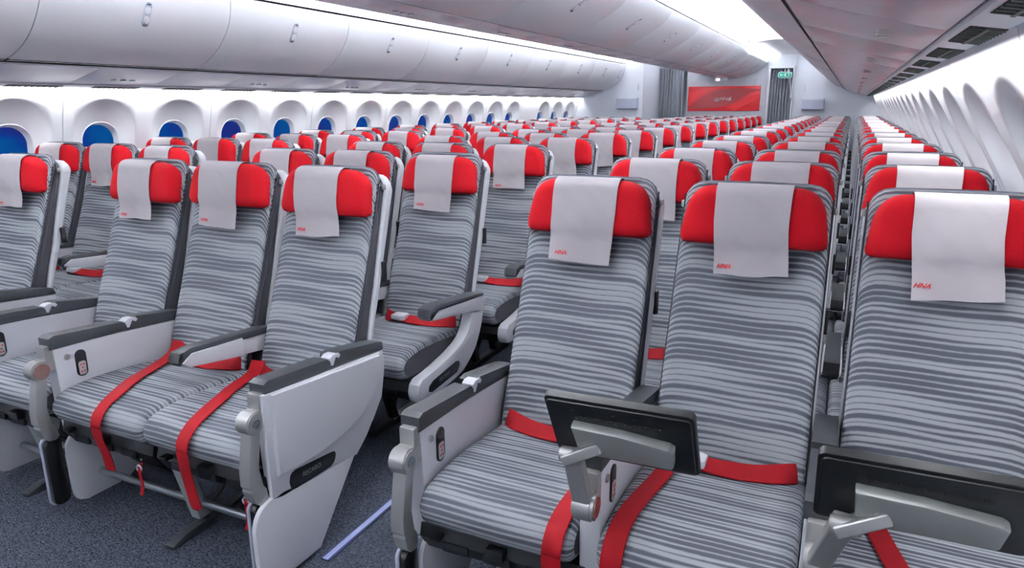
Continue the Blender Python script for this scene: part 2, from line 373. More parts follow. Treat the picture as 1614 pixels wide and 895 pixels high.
for s, side in ((-1, 'left'), (1, 'right')):
    SD = s; XB = 2.81 if s > 0 else 2.69
    w = S(empty('wall_'+side, (sx(s, 2.81), 0, 0)))
    yend = 12.9 if s < 0 else Y1
    segs = []; y = WY(-6.5)
    while y < 10.3: segs.append((y, y+1.22, [y+.305, y+.915])); y += 1.22
    segs = segs[:]
    segs = [sg for sg in segs if sg[1] < 10.5]
    y = segs[-1][1]
    segs.append((y, y+.61, [])); y += .61
    while y < yend-.05:
        e2 = min(y+1.22, yend); ws = [q for q in (y+.305, y+.915) if q+.25 < e2]; segs.append((y, e2, ws)); y = e2
    segs.insert(0, (Y0, segs[0][0], []))
    for ya, yb, ws in segs:
        g = .003; b = MB(); lasts = []
        cells = []
        if ws:
            edges = [ya+g]+[(p+q)/2 for p, q in zip(ws, ws[1:])]+[yb-g]
            for wy, a_, b_ in zip(ws, edges, edges[1:]): lasts.append((wy, window_bay(b, s, wy, a_, b_)))
        else:
            zs = [PB_T-(PB_T-PB_B)*i/14 for i in range(15)]
            vs = [(sx(s, wd_(z)), yy, z) for z in zs for yy in (ya+g, yb-g)]
            b.add(vs, [(2*i, 2*i+1, 2*i+3, 2*i+2) for i in range(14)], 0, True)
        # dado strip and rolled seam edges
        zs = [.6, .4, .2, .08]; ds = [XB, XB, XB-.01, XB-.03]
        vs = [(sx(s, d), yy, z) for d, z in zip(ds, zs) for yy in (ya+g, yb-g)]
        b.add(vs, [(2*i, 2*i+1, 2*i+3, 2*i+2) for i in range(3)], 0, True)
        for yy in (ya+g, yb-g):
            zz = [PB_T-(PB_T-PB_B)*i/14 for i in range(15)]
            vs = [(sx(s, wd_(z)+o), yy, z) for z in zz for o in (0, .03)]
            b.add(vs, [(2*i, 2*i+1, 2*i+3, 2*i+2) for i in range(14)], 0, False)
        b.v = [(x-w.location.x, y_, z) for x, y_, z in b.v]
        obj('wall_panel', b.mesh('wall_panel', 'wall'), w)
        for wy, l in lasts: window(s, widx, wy, l); widx += 1
    b = MB()                                 # unseen sheet added behind the panels to block stray world light
    sk = [(2.425, 1.60), (2.50, 1.61), (2.80, 1.61), (2.80, 2.58)]
    vs = [(sx(s, d), yy, z) for d, z in sk for yy in (Y0, Y1)]
    b.add(vs, [(0, 1, 3, 2), (2, 3, 5, 4), (4, 5, 7, 6)]); b.v = [(x-w.location.x, y_, z) for x, y_, z in b.v]
    obj('wall_light_block', b.mesh('wall_light_block', 'wall'), w)
    b = MB(); b.box((sx(s, 2.88)-w.location.x, (yend+15.5)/2, 1.3), (.04, 15.5-yend, 2.6)); b.box((sx(s, 2.80)-w.location.x, (yend+15.5)/2+.1, 2.1), (.3, 15.5-yend, 1.0)); obj('wall_light_block', b.mesh('wall_light_block', 'wall'), w)  # unseen boxes added past the wall ends to stop world light leaking in
    b = MB(); b.box((sx(s, XB-.04), (Y0+Y1)/2, .05), (.05, Y1-Y0, .1), .004); S(obj('baseboard_'+side, b.mesh('baseboard', 'box')))

# ------------------------------------------------------------------ overhead bins
def sweep(prof, ya, yb, th, mb, mi=0, side=1, roll=.006):
    """a curved sheet of thickness th along Y; prof = [(d,z)], thickened away from the aisle"""
    n = len(prof); ys = [ya, ya+.006, (ya+yb)/2, yb-.006, yb]; offs = [roll, 0, 0, 0, roll]
    rows = []
    nrm = []
    for i in range(n):
        a, c = prof[max(i-1, 0)], prof[min(i+1, n-1)]; tx, tz = c[0]-a[0], c[1]-a[1]; l = math.hypot(tx, tz); nrm.append((tz/l*side, -tx/l*side))
    for y, o in zip(ys, offs): rows.append([(p[0]+q[0]*o, y, p[1]+q[1]*o) for p, q in zip(prof, nrm)])
    back = [[(p[0]+q[0]*th, y, p[1]+q[1]*th) for p, q in zip(prof, nrm)] for y in (ya, yb)]
    rows = [back[0]]+rows+[back[1]]
    vs = [p for r in rows for p in r]; fs = []
    for i in range(len(rows)-1): fs += [(i*n+j, i*n+j+1, (i+1)*n+j+1, (i+1)*n+j) for j in range(n-1)]
    m = (len(rows)-1)*n
    fs += [(j, j+1, m+j+1, m+j) for j in range(n-1)]
    fs += [tuple(i*n for i in range(len(rows))), tuple(i*n+n-1 for i in range(len(rows)))]
    mb.add(vs, fs, mi, [True]*(len(fs)-2)+[False]*2)
OUT = spl2([(2.022, 1.668), (1.93, 1.70), (1.81, 1.765), (1.705, 1.865), (1.635, 1.98), (1.607, 2.125)], 4)
CEN = spl2([(.160, 1.903), (.27, 1.925), (.40, 1.975), (.53, 2.045), (.64, 2.125), (.69, 2.195)], 4)
def ordinal(n): return ['first', 'second', 'third', 'fourth', 'fifth', 'sixth', 'seventh', 'eighth', 'ninth', 'tenth', 'eleventh', 'twelfth', 'thirteenth', 'fourteenth', 'fifteenth', 'sixteenth'][n]
def latch(parent, p, n, up, side=1):
    """pill-shaped door latch: dish, two rocker buttons; p on the surface, n outward normal, up along the door"""
    n = Vector(n).normalized(); up = Vector(up).normalized(); r = up.cross(n)
    R = Matrix((r, up, n)).transposed().to_4x4(); X = Matrix.Translation(p) @ R
    b = MB(); b.prism(rrect(0, 0, .046, .150, .0225), 2, -.004, .0025, .001); me = b.mesh('latch', 'box')
    o = obj('latch', me, parent); o.matrix_parent_inverse = Matrix.Identity(4); o.matrix_basis = X
    b = MB(); b.prism(rrect(0, -.064, .034, .014, .006), 2, .002, .0035, 0, 1)
    b.prism(rrect(0, -.030, .038, .046, .018), 2, .002, .008, .002); b.prism(rrect(0, .026, .038, .046, .018), 2, .002, .006, .002)
    b.prism(rrect(0, .062, .026, .010, .005), 2, .002, .0035, 0, 1)
    q = obj('latch_button', b.mesh('latch_button', ['white', 'grille']), o)
    return o
def bin_run(s, prof, ys, which, lab, cfg):
    k0 = None
    for i, (ya, yb) in enumerate(zip(ys, ys[1:])):
        e = empty('overhead_bin', (sx(s, prof[len(prof)//2][0]), (ya+yb)/2, prof[len(prof)//2][1]))
        pr = [(sx(s, d), z) for d, z in prof]
        b = MB(); sweep(pr, ya+.0025, yb-.0025, .05, b, 0, -cfg, .004); b.v = [(x-e.location.x, y-e.location.y, z-e.location.z) for x, y, z in b.v]
        obj('bin_door', b.mesh('bin_door', 'bin'), e)
        j = int(len(pr)*(.60 if prof is CEN else .74)); p = Vector((pr[j][0], 0, pr[j][1])); t = Vector((pr[j+1][0]-pr[j-1][0], 0, pr[j+1][1]-pr[j-1][1]))
        n = Vector((-t.z, 0, t.x))*cfg; 
        if n.z > 0: n = -n
        latch(e, p-Vector((e.location.x, 0, e.location.z)), n, t)
        tag(e, lab(i), 'overhead bin', which)
OY = [2.46+1.25*(i-4) for i in range(12)]
OYL = OY+[12.42, 12.9]
OYR = OY+[12.42, 13.4, 14.4]
def labL(i):
    j = i-3
    if j < 0: return 'white left overhead bin behind the viewpoint, %s before the frame edge' % ordinal(-j-1)
    return 'white curved overhead bin above left windows, %s from the left frame edge' % ordinal(j)
def labR(i): return 'white overhead bin above right window seats, %s from the far bulkhead' % ordinal(len(OYR)-2-i)
bin_run(-1, OUT, OYL, 'left window-side overhead bins', labL, 1)
bin_run(1, OUT, OYR, 'right window-side overhead bins', labR, -1)
CY = [3.92+1.27*(i-5) for i in range(13)]+[14.36]
def labC(s): return lambda i: 'white centre overhead bin facing the %s aisle, %s from the red sign' % ('left' if s < 0 else 'right', ordinal(len(CY)-2-i))
bin_run(1, CEN, CY, 'centre overhead bins facing the right aisle', labC(1), 1)
bin_run(-1, CEN, CY, 'centre overhead bins facing the left aisle', labC(-1), -1)
# service strips under the bins: panels with seams, reading lights, air grilles
def service_strip(name, kindname, prof, ys, s, grilles=False):
    w = S(empty(name, (sx(s, prof[0][0]), 0, prof[0][1]))); L = w.location
    b = MB(); z = max(p[1] for p in prof)+.03
    d0, d1 = prof[0][0]-.02, prof[-1][0]
    b.v = []; pr = [(sx(s, p[0]), p[1]+.022) for p in prof]; pr = [(pr[0][0]-s*.03, pr[0][1])]+pr
    sweep(pr, Y0, ys[-1], .02, b, 0, 1 if s < 0 else -1); b.v = [(x-L.x, y, zz-L.z) for x, y, zz in b.v]
    obj('dark_backing', b.mesh('dark_backing', 'dark'), w)
    me_cache = {}
    for i, (ya, yb) in enumerate(zip(ys, ys[1:])):
        pr = [(sx(s, p[0]), p[1]) for p in prof]
        b = MB(); sweep(pr, ya+.0015, yb-.0015, .012, b, 0, 1 if s < 0 else -1, .0015); b.v = [(x-L.x, y, zz-L.z) for x, y, zz in b.v]
        o = obj('service_panel', b.mesh('service_panel', 'psu'), w)
        if i % 2 == 1:
            m = len(prof)//2; x0, z0 = pr[m][0]-L.x, pr[m][1]-L.z; yc = (ya+yb)/2
            b = MB()
            for k in (-.07, 0, .07): b.cyl((x0, yc+k, z0-.001), .017, .010, 2, 16, 0)
            obj('reading_light', b.mesh('reading_light', ['silver']), o)
    return w, L
PSU = spl2([(2.03, 1.650), (2.17, 1.612), (2.30, 1.578), (2.352, 1.566)], 2)
pys = [Y0+.12+.61*i for i in range(28)]; pysl = [y for y in pys if y < 12.9]+[12.9]; pysr = pys+[13.9, 14.4]
pysr = sorted(y for y in pysr if y <= 14.4)
for s, ys, nm in ((-1, pysl, 'trim_1'), (1, pysr, 'trim_2')):
    w, L = service_strip(nm, '', PSU, ys, s)
    b = MB(); b.prism([(sx(s, 2.356)-L.x, 1.555-L.z), (sx(s, 2.422)-L.x, 1.545-L.z), (sx(s, 2.425)-L.x, 1.558-L.z), (sx(s, 2.36)-L.x, 1.60-L.z)], 1, Y0, ys[-1], .003)
    obj('outer_rail', b.mesh('outer_rail', 'white'), w)
    y = Y0+.3
    while y < ys[-1]-.4:
        if True:
            def G(d, o): return (sx(s, d)-L.x, 1.555-.012*(d-2.356)/.076-o-L.z)
            b = MB(); b.prism([G(2.366, .0015), G(2.424, .0015), G(2.424, -.002), G(2.366, -.002)], 1, y, y+.34)
            g = obj('air_grille', b.mesh('air_grille', ['dark']), w)
            b = MB()
            for k in range(9): b.prism([G(2.366, .004), G(2.424, .004), G(2.424, 0), G(2.366, 0)], 1, y+.018+k*.037, y+.026+k*.037)
            b.prism([G(2.392, .0042), G(2.398, .0042), G(2.398, 0), G(2.392, 0)], 1, y, y+.34)
            obj('grille_bar', b.mesh('grille_bar', ['grille']), g)
        y += .55
PC = [(-.148, 1.902), (-.07, 1.896), (0, 1.894), (.07, 1.896), (.148, 1.902)]
w, L = service_strip('trim_3', '', PC, [y for y in pys if y < 14.3]+[14.36], 1)
# aisle ceilings, cove strips
for s, side in ((-1, 'left'), (1, 'right')):
    c = S(empty('ceiling' if s < 0 else 'ceiling.001', (sx(s, 1.15), 0, 2.48)))
    vault = spl2([(.735, 2.20), (.735, 2.30), (.82, 2.42), (.98, 2.475), (1.15, 2.49), (1.33, 2.465), (1.50, 2.38), (1.59, 2.28), (1.60, 2.15)], 3)
    ys = [Y0]+[.0+1.86*i for i in range(0, 6)]+[11.1]
    for ya, yb in zip(ys, ys[1:]):
        b = MB(); sweep([(sx(s, d)-c.location.x, z-c.location.z) for d, z in vault], ya+.002, yb-.002, .02, b, 0, -1 if s > 0 else 1)
        obj('ceiling_panel', b.mesh('ceiling_panel', 'wall'), c)
    low = spl2([(.70, 2.205), (.80, 2.27), (1.15, 2.305), (1.48, 2.26), (1.60, 2.14)], 3)
    b = MB(); sweep([(sx(s, d)-c.location.x, z-c.location.z) for d, z in low], 11.12, Y1, .02, b, 0, -1 if s > 0 else 1)
    obj('ceiling_panel', b.mesh('ceiling_panel', 'wall'), c)
    fas = [(sx(s, d)-c.location.x, z-c.location.z) for d, z in low]+[(sx(s, d)-c.location.x, z+.03-c.location.z) for d, z in vault[::-1]]
    b = MB(); b.prism(fas, 1, 11.08, 11.12); obj('ceiling_fascia', b.mesh('ceiling_fascia', 'bulk'), c)
    for d, z in ((.705, 2.205), (1.588, 2.145)):
        t = S(empty('trim_%d' % (4 if s < 0 else 6 if d < 1 else 7), (sx(s, d), 0, z))) if False else None
        y = Y0+.05; k = 0
        while y < 14.2:
            y2 = min(y+1.24, 14.25)
            b = MB(); b.box((0, (y2-y)/2, 0), (.03, y2-y-.012, .012), .003)
            o = obj('cove_light', b.mesh('cove_light', 'led'), None, (sx(s, d), y, z))
            tag(o, 'glowing LED strip atop the %s, %s aisle, %s from the bulkhead' % ('centre bins' if d < 1 else 'window-side bins', side, ordinal(min(15, int((14.3-y)/1.24)))), 'light', 'LED cove strips above the %s aisle' % side)
            y = y2+.0; k += 1
# closed shell above the bins
b = MB(); b.box((XC, (Y0+Y1)/2+.5, 2.58), (6.1, Y1-Y0+1.2, .04)); S(obj('ceiling.002', b.mesh('ceiling_roof', 'dark')))
b = MB(); b.box((XC, Y0-.03, 1.29), (5.9, .06, 2.6)); S(obj('wall_front', b.mesh('wall_front', 'bulk')))
b = MB(); b.box((XC, Y1+1.0, 1.29), (5.9, .06, 2.6)); S(obj('wall_back', b.mesh('wall_back', 'bulk')))

# ------------------------------------------------------------------ bulkheads at the far end
def bulkhead(name, xa, xb, y, top):
    b = MB(); b.box(((xa+xb)/2, y+.03, top/2), (abs(xb-xa), .06, top), .008); return S(obj(name, b.mesh(name, 'bulk')))
bulkhead('wall_centre_bulkhead', -3.0, -1.50, 14.40, 2.5)
bulkhead('wall_right_bulkhead', -1.04, XC+2.95, 14.40, 2.5)
bulkhead('wall_left_bulkhead', XC-2.95, -3.47, 12.90, 2.5)
b = MB(); b.box((-3.49, 13.55, 1.25), (.04, 1.18, 2.5), .006); S(obj('wall_left_partition', b.mesh('p', 'bulk')))
# right aisle doorway: posts, header, exit sign
dr = S(empty('door_1', (-1.27, 14.36, 0)))
b = MB(); b.box((-.21, 0, 1.03), (.045, .05, 2.06), .006); obj('door_post', b.mesh('door_post', 'white'), dr)
b = MB(); b.box((.215, 0, 1.03), (.03, .05, 2.06), .006); obj('door_post', b.mesh('door_post', 'white'), dr)
b = MB(); b.box((0, 0, 2.075), (.46, .06, .045), .008); obj('door_header', b.mesh('door_header', 'white'), dr)
b = MB(); b.box((0, .02, 2.32), (.50, .03, .44), .004); obj('door_transom', b.mesh('door_transom', 'bulk'), dr)
dl = S(empty('door_2', (-3.23, 13.99, 0)))
b = MB(); b.box((0, 0, 2.3), (.5, .04, .4), .006); obj('door_transom', b.mesh('door_transom', 'bulk'), dl)
def curtain(xa, xb, y, za, zb, folds, label, gather=0, seed=0):
    b = MB(); n = folds*10; rows = 14; vs = []; rnd = random.Random(seed); amp = [rnd.uniform(.6, 1.2) for _ in range(folds+1)]
    for i in range(rows+1):
        t = i/rows; z = za+(zb-za)*t
        for j in range(n+1):
            u = j/n; x = xa+(xb-xa)*u*(1-gather*math.sin(t*1.6)**2*.5) ; ph = u*folds*2*math.pi
            vs.append((x+.006*math.sin(3*t+7*u), y+.040*amp[int(u*folds)]*math.sin(ph), z))
    fs = [(i*(n+1)+j, i*(n+1)+j+1, (i+1)*(n+1)+j+1, (i+1)*(n+1)+j) for i in range(rows) for j in range(n)]
    b.add(vs, fs, 0, True); m = len(vs); b.add([(x, y2+.004, z) for x, y2, z in vs], [f[::-1] for f in fs], 0, True)
    o = obj('curtain', b.mesh('curtain', 'curtain')); tag(o, label, 'curtain'); return o
curtain(-3.46, -3.01, 14.1, 2.08, .03, 8, 'long pleated grey curtain closing the left aisle, left of the red sign panel', seed=3)
curtain(-1.46, -1.09, 14.48, 2.04, .03, 7, 'pleated grey curtain hanging in the right aisle doorway, behind the exit sign', seed=5)
b = MB(); b.strap([(-1.155, 14.32, 2.04), (-1.13, 14.31, 1.9), (-1.09, 14.31, 1.72), (-1.07, 14.32, 1.5)], (1, 0, 0), .03, .006)
tag(obj('curtain_tie', b.mesh('curtain_tie', 'curtain')), 'grey gathered curtain edge hanging diagonally at the right doorway post', 'curtain tie')
# exit sign
e = empty('exit_sign', (-1.20, 14.27, 1.93))
b = MB(); b.prism(rrect(0, 0, .25, .125, .055), 1, -.03, .03, .008); obj('housing', b.mesh('housing', 'box'), e)
b = MB(); b.prism(rrect(0, 0, .224, .100, .045), 1, -.034, -.029); obj('exit_panel', b.mesh('exit_panel', 'exitg'), e)
b = MB()                                     # running figure, door and arrow
b.cyl((.012, -.0355, .032), .008, .003, 1, 12)
for pts in ([(.0, .022), (.018, .022), (.012, -.006), (-.004, -.006)], [(.012, .02), (.03, .008), (.027, .003), (.008, .014)], [(.002, .02), (-.016, .012), (-.014, .006), (.004, .014)],
            [(-.004, -.004), (.004, -.006), (-.006, -.034), (-.014, -.032)], [(.004, -.004), (.012, -.004), (.024, -.018), (.032, -.030), (.024, -.034), (.014, -.022)]):
    b.prism(pts, 1, -.037, -.034)
b.prism([(.04, .036), (.07, .036), (.07, -.034), (.04, -.034), (.04, -.028), (.064, -.028), (.064, .03), (.04, .03)], 1, -.037, -.034)
b.prism([(-.085, .002), (-.06, .022), (-.06, .007), (-.035, .007), (-.035, -.003), (-.06, -.003), (-.06, -.018)], 1, -.037, -.034)
obj('pictogram', b.mesh('pictogram', 'white_ink'), e)
b = MB(); b.cyl((0, 0, .085), .008, .06, 2, 10); obj('hanger', b.mesh('hanger', 'silver'), e)
tag(e, 'small green and white exit sign with running figure in the right aisle doorway', 'exit sign')
# lit box hanging under centre bin end
e = empty('seat_belt_sign', (-2.28, 13.95, 1.86))
b = MB(); b.box((0, 0, 0), (.24, .05, .055), .01); obj('housing', b.mesh('housing', 'white'), e)
b = MB(); b.box((-.055, -.027, 0), (.07, .006, .04), .002); obj('lit_lens', b.mesh('lit_lens', 'lamp'), e)
b = MB(); b.box((.05, -.027, 0), (.07, .006, .036), .002); obj('lens', b.mesh('lens', 'bulk'), e)
tag(e, 'small white lit sign box under the centre bins, above the red sign panel', 'sign')
# red wall sign
PX0, PX1, PZ0, PZ1 = -2.955, -1.615, 1.293, 1.752
e = empty('wall_sign', ((PX0+PX1)/2, 14.385, (PZ0+PZ1)/2)); W2, H2 = (PX1-PX0), (PZ1-PZ0)
b = MB(); b.box((0, 0, 0), (W2, .02, H2), .002); obj('sign_panel', b.mesh('sign_panel', 'signred'), e)
U = lambda x, y: ((x-165)/720*W2-W2/2, H2/2-(y-490)/245*H2)
def flat(pts, m, nm, y0, th=.0012):
    b = MB(); b.prism(pts, 1, y0, y0+th); return obj(nm, b.mesh(nm, m), e)
wave = spl2([U(172, 702), U(260, 630), (U(360, 565)), U(470, 528), U(600, 512), U(740, 512), U(884, 524)], 4)+spl2([U(884, 534), U(800, 552), U(720, 600), U(640, 650), U(530, 690), U(400, 706), U(280, 712), U(172, 712)], 4)
flat(wave, 'signdark', 'wave_print', -.0125)
band = spl2([U(172, 560), U(300, 520), U(420, 500), U(520, 494)], 4)+spl2([U(500, 504), U(420, 520), U(330, 560), U(250, 610), U(172, 680)], 4)
flat(band, 'signmid', 'light_band_print', -.0118)
band = spl2([U(560, 700), U(700, 640), U(800, 590), U(884, 560)], 4)+spl2([U(884, 600), U(800, 650), U(700, 700), U(640, 728)], 4)
flat(band, 'signmid', 'light_band_print', -.0118)
em = MB()                                    # emblem: two stacked bird-like loops on three waves
cx, cz = U(456, 615); k = W2/720
def ell(a, b_, a0, a1, dx=0, dz=0, n=16): return [(cx+dx*k+a*k*math.cos(math.radians(a0+(a1-a0)*i/n)), -.0145, cz+dz*k+b_*k*math.sin(math.radians(a0+(a1-a0)*i/n))) for i in range(n+1)]
for path in (ell(24, 15, 150, 395, 0, 3), ell(13, 8, 180, 500, 0, 5), ell(25, 14, 200, 345, 0, -6), ell(28, 12, 215, 325, 0, -11)):
    em.tube(path, 2.2*k, 6)
obj('emblem', em.mesh('emblem', 'white_ink'), e)
tm = text_mesh('HNA', 52*k, 'white_ink', .0008, .35); o = obj('lettering', tm, e); o.matrix_basis = Matrix.Translation((U(540, 615)[0], -.0135, U(540, 615)[1])) @ FRONT @ Matrix.Diagonal((1.0, .92, 1, 1))
em = MB(); em.prism([U(574, 634), U(582, 634), U(606, 597), U(598, 597)], 1, -.0143, -.0125); em.prism([U(590, 634), U(596, 634), U(604, 620), U(600, 616)], 1, -.0143, -.0125); obj('slash_mark', em.mesh('slash_mark', 'white_ink'), e)
tag(e, 'wide red sign panel with white HNA lettering on the far centre bulkhead', 'sign')
# wall boxes, placards
for nm, lab, x, y, z in (('wall_box', 'pale grey rounded wall box on the left far bulkhead, beside the windows', -3.735, 12.84, 1.44), ('wall_box', 'pale grey rounded wall box on the right far bulkhead beside the doorway', -.685, 14.34, 1.41)):
    e = empty(nm, (x, y, z)); b = MB(); b.prism([(-.058, .085), (.058, .10), (.058, -.10), (-.04, -.10), (-.058, -.085)], 0, -.19, .19, .012); obj('body', b.mesh('body', 'box'), e)
    b = MB(); b.box((0, -.056, .088), (.34, .012, .02), .004); obj('lip', b.mesh('lip', 'bulk'), e); tag(e, lab, 'wall box')
for lab, x, y, z in (('small white placard high on the left far bulkhead above its wall box', -3.55, 12.895, 1.73), ('small white placard high on the right far bulkhead above its wall box', -.84, 14.395, 1.70), ('small white placard on the far bulkhead above right end of red sign', -1.72, 14.395, 1.82)):
    e = empty('placard', (x, y, z)); b = MB(); b.box((0, -.003, 0), (.04, .006, .12), .002); obj('plate', b.mesh('plate', 'white'), e)
    b = MB()
    for q in (-.035, .0, .035): b.cyl((0, -.007, q), .011, .003, 1, 12)
    obj('symbol', b.mesh('symbol', 'box'), e); tag(e, lab, 'placard')

# ------------------------------------------------------------------ seat meshes (one of each, shared by all copies)
SP = .4805
BP = [(-.215, .38), (-.190, .46), (-.150, .58), (-.108, .70), (-.068, .80), (-.030, .91), (.012, 1.03), (.036, 1.10), (.058, 1.165), (.066, 1.195)]
BPs = spl2(BP, 3)
def back_layer(d0_, d1_, hw, top_r=.055, cut=0, bottom=0, belly=0, mi=0, cap=None, top_in=0):
    path = [Vector((0, y, z)) for y, z in BPs[bottom:]]
    if cut: 
        while path[-1].z > 1.195-cut: path.pop()
    n = len(path); L = [0]
    for i in range(1, n): L.append(L[-1]+(path[i]-path[i-1]).length)
    tot = L[-1]
    def at(s_):
        s_ = max(0, min(tot, s_))
        for i in range(1, n):
            if L[i] >= s_-1e-9:
                t = (s_-L[i-1])/(L[i]-L[i-1]); p = path[i-1].lerp(path[i], t); tg = (path[i]-path[i-1]).normalized(); return p, Vector((0, -tg.z, tg.y))  # front normal
    m = 22; secs = []
    xs = [-1, -.985, -.955, -.90, -.82, -.7, -.5, -.25, 0, .25, .5, .7, .82, .90, .955, .985, 1]
    for xn in xs:
        x = xn*hw; e = 0
        q = hw-abs(x)
        if q < top_r: e = top_r-math.sqrt(max(0, top_r**2-(top_r-q)**2))
        ed = {1: .012, .985: .005, .955: .001}.get(round(abs(xn), 3), 0)
        smax = tot-e; ring = []; xr = []
        bel = belly*(1-xn*xn)
        for i in range(m+1):
            s_ = smax*i/m; p, nn = at(s_); o = -(d0_(s_/tot)+ed+bel); pt = p+nn*o; ring.append((pt.y, pt.z)); xr.append(x*(1+.03*(1-s_/tot)))
        p, nn = at(smax); up = Vector((0, nn.z, -nn.y)); up = up if up.z > 0 else -up
        d0, d1 = d0_(1), d1_(1); th = d1-d0; hump = min(.018, th*.5)
        for t in (.2, .5, .8):
            a = p-nn*(d0+th*t)+up*(hump*math.sin(math.pi*t)); ring.append((a.y, a.z)); xr.append(x)
        for i in range(m, -1, -2):
            s_ = smax*i/m; p, nn = at(s_); pt = p-nn*(d1_(s_/tot)-ed); ring.append((pt.y, pt.z)); xr.append(x*(1+.03*(1-s_/tot)))
        secs.append((xr, ring))
    b = MB(); b.xloft(secs, mi, cap); return b
HWB = .198
ME = {}
K = lambda v: (lambda t: v)
D1 = lambda t: .016+.012*t
D2 = lambda t: .052+.050*(1-t)**1.2
D3 = lambda t: .100+.020*(1-t)
b = back_layer(K(0), D1, HWB, belly=.014); ME['backrest'] = b.mesh('backrest', 'stripe')
b = back_layer(D1, D2, HWB+.003, cut=.008); ME['side_band'] = b.mesh('side_band', 'charcoal')
b = back_layer(D2, D3, HWB+.008, cut=.012, top_r=.05)
b.box((HWB+.009, .085, 1.135), (.012, .012, .02), .004, 1); b.box((-HWB-.009, .085, 1.135), (.012, .012, .02), .004, 1)
ME['back_shell'] = b.mesh('back_shell', ['shell', 'silver'])
b = MB(); b.box((0, .055, .83), (.014, .022, .075), .004, 0); ME['hinge_cover'] = b.mesh('hinge_cover', ['black'])
# piping along both front edges
b = MB()
for s in (-1, 1):
    pts = []
    for i, (y, z) in enumerate(BPs[:-3]): pts.append((s*(HWB+.001)*(1+.03*(1-i/len(BPs))), y+.018, z))
    y, z = BPs[-1]
    pts += [(s*(HWB-.000), y+.012, z-.045), (s*(HWB-.012), y+.02, z-.016), (s*(HWB-.034), y+.022, z+.001), (s*(HWB-.06), y+.024, z+.008), (0, y+.024, z+.010)]
    b.tube(pts, .0026, 6)
ME['piping'] = b.mesh('piping', 'piping')
# headrest
def headrest():
    ring0 = [(.052, 1.040), (.0, 1.036), (-.022, 1.044), (-.030, 1.065), (-.026, 1.10), (-.016, 1.15), (-.006, 1.182), (.012, 1.197), (.036, 1.200), (.055, 1.190), (.062, 1.165), (.06, 1.10)]
    ring0 = spl2(ring0+[ring0[0]], 3)[:-1]; secs = []
    hw = .189
    for xn, ins, drop, back in ((-1, .014, .055, .026), (-.985, .006, .042, .019), (-.95, .001, .028, .012), (-.9, 0, .017, .007), (-.82, 0, .008, .002), (-.72, 0, .003, 0), (-.4, 0, 0, 0), (0, 0, 0, 0)):
        r = inset(ring0, ins); rr = []
        for y, z in r:
            t = (z-1.036)/.164; zz = z-drop*max(0, t)**1.3; yy = y+back*max(0, (.055-y)/.08); 
            rr.append((yy, zz))
        secs.append((xn*hw, rr))
    secs += [(-x, r) for x, r in secs[:-1][::-1]]
    # splay: slightly wider at the bottom
    out = []
    for x, r in secs: out.append(([x*(1.055-.15*max(0, (z-1.036)/.164)**1.2-.02*max(0, 1-(z-1.036)/.03)) for y, z in r], r))
    b = MB(); b.xloft(out, 0); return b.mesh('headrest', 'red')
ME['headrest'] = headrest()
def cover(seed, hang, skew):
    rnd = random.Random(seed); f = [rnd.uniform(0, 6) for _ in range(6)]
    path = spl2([(.070, 1.09), (.072, 1.165), (.062, 1.195), (.037, 1.2055), (.010, 1.202), (-.010, 1.185), (-.021, 1.15), (-.031, 1.10), (-.0345, 1.062), (-.032, 1.03), (-.034, 1.0), (-.040, hang)], 4)
    n = len(path); cols = 13; vs = []
    for layer in (0, 1):
        for i, (y, z) in enumerate(path):
            t = i/(n-1); fall = max(0, (t-.62)/.38)
            for j in range(cols):
                u = j/(cols-1)*2-1
                x = u*(.099+.002*math.sin(5*t+f[0]))+skew*fall*.03-.008*fall*(u < 0)*0
                dy = fall*(.006*math.sin(u*2.2+f[1])+.004*math.sin(u*5+f[2]))-.006*fall*fall*abs(u)
                dz = fall**2*(.012*skew*u)-.002*math.sin(u*3+f[3])*fall
                w = .0012*math.sin(u*9+t*17+f[4])*(t > .3)+.0008*math.sin(u*17-t*23+f[5])
                vs.append((x, y+dy-abs(w)-(.0005 if layer == 0 else -.0008), z+dz))
    m = n*cols
    fs = [(i*cols+j, i*cols+j+1, (i+1)*cols+j+1, (i+1)*cols+j) for i in range(n-1) for j in range(cols-1)]
    fs += [tuple(m+q for q in f_[::-1]) for f_ in fs]
    for i in range(n-1):
        for j in (0, cols-1): fs.append((i*cols+j, (i+1)*cols+j, m+(i+1)*cols+j, m+i*cols+j))
    for j in range(cols-1):
        for i in (0, n-1): fs.append((i*cols+j, i*cols+j+1, m+i*cols+j+1, m+i*cols+j))
    b = MB(); b.add(vs, fs, 0, True); return b.mesh('headrest_cover', 'paper')
ME['covers'] = [cover(1, .962, .35), (cover(2, .955, -.25)), cover(3, .968, .1), cover(4, .950, .6)]
ME['logo'] = text_mesh('HNA', .0175, 'red_ink', .0003, .4, .0004)
LOGO_Y = [min(v.co.y for v in m_.vertices if -.086 < v.co.x < -.038 and .965 < v.co.z < 1.0)-.0012 for m_ in ME['covers']]
